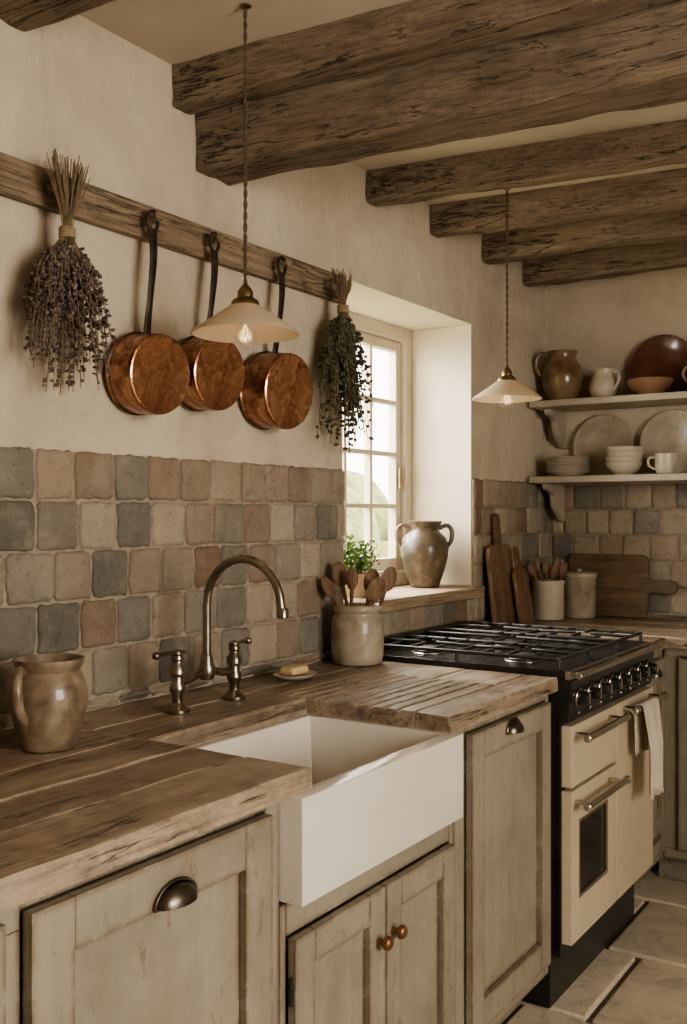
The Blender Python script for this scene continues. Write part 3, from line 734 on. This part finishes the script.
# towel on right handle
w=MB(); xh=xf+.070; zc=.712; ny=26; path=[]
for k in range(9): path.append((xh-.0135,zc-.14+.14*k/8))
for k in range(1,8):
    a=pi-pi*k/8; path.append((xh+.0135*math.cos(a),zc+.0135*math.sin(a)))
for k in range(17): path.append((xh+.0135,zc-.25*k/16))
vs=[]
for i,(px,pz) in enumerate(path):
    for j in range(ny+1):
        t=j/ny; drop=max(0,zc-pz)
        amp=min(.010,drop*.09)*(1 if i>12 else .25)
        yy=2.945+(t-.5)*(.15-.04*min(1,drop*6)+.015*min(1,drop*4)); xx=px+amp*(1+math.sin(t*4*pi+.6))*(1 if i>12 else -.2)
        vs.append((xx,yy,pz+.004*math.sin(t*5)*min(1,drop*8)))
fs=[(i*(ny+1)+j,i*(ny+1)+j+1,(i+1)*(ny+1)+j+1,(i+1)*(ny+1)+j) for i in range(len(path)-1) for j in range(ny)]
w.add(vs,fs,0,smooth=True)
for j in range(0,ny*2+1):
    t=j/(ny*2); yy=2.945+(t-.5)*.125; xx=xh+.0135+.010*(1+math.sin(t*4*pi+.6)); z=zc-.25+.004*math.sin(t*5)
    w.tube([(xx,yy,z+.002),(xx+.001,yy+.001,z-.012)],.0009,0,4)
ob=w.build('kitchen_towel',[linen],ang=180)
sm=ob.modifiers.new('s','SOLIDIFY'); sm.thickness=.002; sm.offset=0

# ------------------------------------------------------------ corner items
def board_poly(W,H,hw,hh,r=.02):
    pts=[]
    def arc(cx,cz,a0,a1,r):
        for k in range(6):
            a=math.radians(a0+(a1-a0)*k/5); pts.append((cx+r*math.cos(a),cz+r*math.sin(a)))
    arc(-W/2+r,r,180,270,r); arc(W/2-r,r,270,360,r); arc(W/2-r*1.6,H-r*1.6,0,90,r*1.6)
    pts.append((hw/2+.008,H)); pts.append((hw/2,H+.015)); arc(0,H+hh-hw/2,0,180,hw/2*1.15); pts.append((-hw/2,H+.015)); pts.append((-hw/2-.008,H))
    arc(-W/2+r*1.6,H-r*1.6,90,180,r*1.6); return pts
def board(name,W,H,hw,hh,th,T,m):
    w=MB(); w.prism(board_poly(W,H,hw,hh),0,th,0,gr(),T); return w.build(name,[m],bevel=.004)
T=TR(.078,3.43,CT+.002)@Matrix.Rotation(-math.radians(6),4,'Y')@Matrix.Rotation(pi/2,4,'Z')
board('cutting_board',.20,.30,.042,.115,.018,T,board_m)
T=TR(.112,3.545,CT+.002)@Matrix.Rotation(-math.radians(9.5),4,'Y')@Matrix.Rotation(pi/2,4,'Z')
board('serving_board',.13,.21,.032,.08,.014,T,spoon_m)
T=TR(.28-.17,YB-.058,CT+.002+.125)@Matrix.Rotation(-math.radians(6),4,'X')@Matrix.Rotation(pi/2,4,'Y')
board('bread_board',.25,.33,.05,.11,.02,T,boardx_m)
ux,uy=.115,3.735
def ex(w):
    z=CT+.03
    for (t0,t,u,tz) in [(.01,-.075,0,.215),(0,-.045,.01,.24),(-.01,-.01,-.01,.225),(.01,.07,.02,.22),(-.02,.04,0,.24),(.0,.02,-.03,.21)]:
        spoon(w,(ux+RX*t0,uy+RY*t0,z),(ux+RX*t-RY*u,uy+RY*t+RX*u,CT+tz),1,.028,.018,xh=(1,-.9,0))
pot('utensil_jar',[(0,0),(.055,0),(.060,.004),(.061,.14),(.064,.145),(.064,.152),(.058,.154),(.055,.148),(.054,.01),(0,.01)],ux,uy,CT,[stone_lt,spoon_m],[],36,ex)
pot('lidded_canister',[(0,0),(.062,0),(.066,.004),(.067,.155),(.071,.16),(.072,.175),(.068,.18),(.03,.183),(.012,.184),(.012,.190),(.009,.194),(0,.195)],.19,3.868,CT,[stone2])

# ------------------------------------------------------------ shelves
SH=(1.727,1.424)
for zt in SH:
    w=MB(); w.box(.018,1.7,3.77,YB-.001 if zt>1.5 else YB-.002,zt-.026,zt)
    for xx in (.07,.9,1.62):
        yb=YB-.0015 if zt>1.5 else YB-.020
        poly=[(0,0),(-.19,0),(-.19,-.018)]
        for k in range(9):
            a=k/8; poly.append((-.18+.14*a+.02*math.sin(a*pi*2),-.026-.11*(a**1.6)))
        poly+=[(-.024,-.15),(0,-.155)]
        vs=[(xx-.012,yb+p,zt-.0265+q) for p,q in poly]+[(xx+.012,yb+p,zt-.0265+q) for p,q in poly]
        n=len(poly); w.add(vs,[(i,(i+1)%n,n+(i+1)%n,n+i) for i in range(n)]+[tuple(range(n)),tuple(range(n,2*n))[::-1]],0)
    w.build('wall_shelf',[shelf_m],bevel=.003)
def plate_prof(r,h=.02): return [(0,0),(r*.55,0),(r*.6,.003),(r*.72,.010),(r*.97,h),(r,h+.002),(r*.98,h+.004),(r*.7,.0145),(r*.58,.0075),(0,.006)]
def bowl_prof(r,h): return [(0,0),(r*.45,0),(r*.47,.006),(r*.75,h*.35),(r*.95,h*.75),(r,h),(r*.96,h+.001),(r*.9,h*.75),(r*.68,h*.38),(r*.4,.012),(0,.010)]
def leanplate(x,z,r,m,tilt=12,name='dinner_plate'):
    w=MB(); t=math.radians(tilt)
    ax=Vector((0,-math.cos(t),math.sin(t))); yw=YB-.003
    c=Vector((x,yw-.003-r*math.sin(t)-.003,z+r*math.cos(t)+.004)); w.lathe(plate_prof(r),0,48,frame(c,ax)); return w.build(name,[m])
s1,s2=SH
pot('glazed_jug',[(0,0),(.05,0),(.055,.006),(.078,.06),(.085,.10),(.078,.135),(.058,.165),(.052,.18),(.058,.195),(.062,.205),(.057,.206),(.048,.185),(.05,.165),(.07,.135),(.077,.10),(.05,.012),(0,.012)],.115,3.885,s1,[glaze_br],
    [([(-.045,-.02,.19),(-.075,-.035,.20),(-.095,-.045,.17),(-.09,-.04,.13),(-.07,-.03,.10)],.008)])
pot('cream_pitcher',[(0,0),(.036,0),(.04,.005),(.05,.035),(.05,.06),(.04,.085),(.037,.1),(.042,.113),(.038,.113),(.034,.1),(.037,.085),(.046,.06),(.035,.01),(0,.01)],.285,3.885,s1,[stone_lt],
    [([(.036,-.01,.10),(.06,-.02,.10),(.068,-.025,.07),(.048,-.016,.035)],.0055),([(-.034,0,.108),(-.042,0,.114),(-.05,0,.118)],.007)],k=1.06)
leanplate(.49,s1,.125,redbrown,9,'serving_platter')
pot('terracotta_bowl',bowl_prof(.088,.062),.475,3.865,s1,[terra_bowl])
pot('stoneware_pitcher',[(0,0),(.036,0),(.05,.035),(.05,.07),(.04,.095),(.042,.12),(.038,.12),(.034,.1),(.046,.06),(.035,.01),(0,.01)],.67,3.885,s1,[stone1],[([(-.036,-.01,.10),(-.06,-.02,.10),(-.068,-.025,.07),(-.048,-.016,.035)],.0055)])
w=MB()
for k in range(7): w.lathe(plate_prof(.088+random.uniform(-.002,.002),.017),0,44,TR(.145+random.uniform(-.002,.002),3.862,s2+.001+k*.0095))
w.build('plate_stack',[ceram])
leanplate(.250,s2,.125,ceram_d,5)
w=MB()
for k in range(4): w.lathe(bowl_prof(.072,.052),0,40,TR(.375+random.uniform(-.002,.002),3.866,s2+.001+k*.019))
w.build('bowl_stack',[ceram])
pot('coffee_mug',[(0,0),(.03,0),(.035,.004),(.04,.03),(.04,.078),(.0375,.079),(.036,.03),(.03,.008),(0,.008)],.540,3.85,s2,[stone_lt],[([(-.036,-.012,.065),(-.058,-.018,.062),(-.06,-.018,.035),(-.038,-.012,.02)],.005)])
leanplate(.530,s2,.128,ceram_d,5)
w=MB()
for k in range(5): w.lathe(plate_prof(.1,.017),0,40,TR(.80,3.875,s2+.001+k*.0095))
w.build('plate_stack',[ceram])

# ------------------------------------------------------------ garden outside
w=MB(); w.box(-9,-.35,-4,12,-.3,-.02); w.build('garden_ground',[ground_m])
w=MB(); rnd=random.Random(3)
for i in range(60):
    x=-3.2+rnd.uniform(-.5,.5); y=1+i*.15+rnd.uniform(-.2,.2); R=rnd.uniform(.25,.5); zc=rnd.uniform(.3,1.2)
    w.sph(TR(x,y,zc),R,R,R*1.1,0,14,9)
ob=w.build('garden_hedge',[hedge_m],origin=(-3,5,0))

# ------------------------------------------------------------ lights
world=bpy.data.worlds.new('World'); bpy.context.scene.world=world; world.use_nodes=True
bg=world.node_tree.nodes['Background']; bg.inputs[0].default_value=(1,.955,.87,1); bg.inputs[1].default_value=7.0
def area(name,loc,target,sx,sy,power,col):
    L=bpy.data.lights.new(name,'AREA'); L.shape='RECTANGLE'; L.size=sx; L.size_y=sy; L.energy=power; L.color=col
    o=bpy.data.objects.new(name,L); o.location=loc; d=Vector(target)-Vector(loc); o.rotation_euler=d.to_track_quat('-Z','Y').to_euler()
    bpy.context.collection.objects.link(o); return o
area('fill_light_right',(XR+.1,.7,1.5),(0,1.5,.9),1.35,1.15,50,(1,.895,.76))  # added fill lamp, set in the made-up right wall opening
area('daylight_outside',(-1.3,3.0,2.3),(.6,2.5,.7),2.0,1.2,330,(1,.945,.85))
area('daylight_outside_low',(-1.1,2.0,1.9),(0,3.2,1.4),.9,.9,45,(1,.935,.84))
for (x,y) in PL:
    L=bpy.data.lights.new('bulb','POINT'); L.energy=.2; L.color=(1,.66,.38); L.shadow_soft_size=.02
    o=bpy.data.objects.new('bulb_light',L); o.location=(x,y,1.625); bpy.context.collection.objects.link(o)

# ------------------------------------------------------------ camera
cam=bpy.data.cameras.new('camera'); co=bpy.data.objects.new('camera',cam); bpy.context.collection.objects.link(co)
co.location=(1.6,0,1.27); co.rotation_euler=(pi/2,0,math.atan(.656))
cam.sensor_fit='VERTICAL'; cam.sensor_height=24; cam.sensor_width=24; cam.lens=24*1000/1024; cam.shift_y=3/1024; cam.clip_start=.02
bpy.context.scene.camera=co
vs_=bpy.context.scene.view_settings
vs_.view_transform='AgX'
try: vs_.look='AgX - Medium High Contrast'
except Exception as e: print(e)
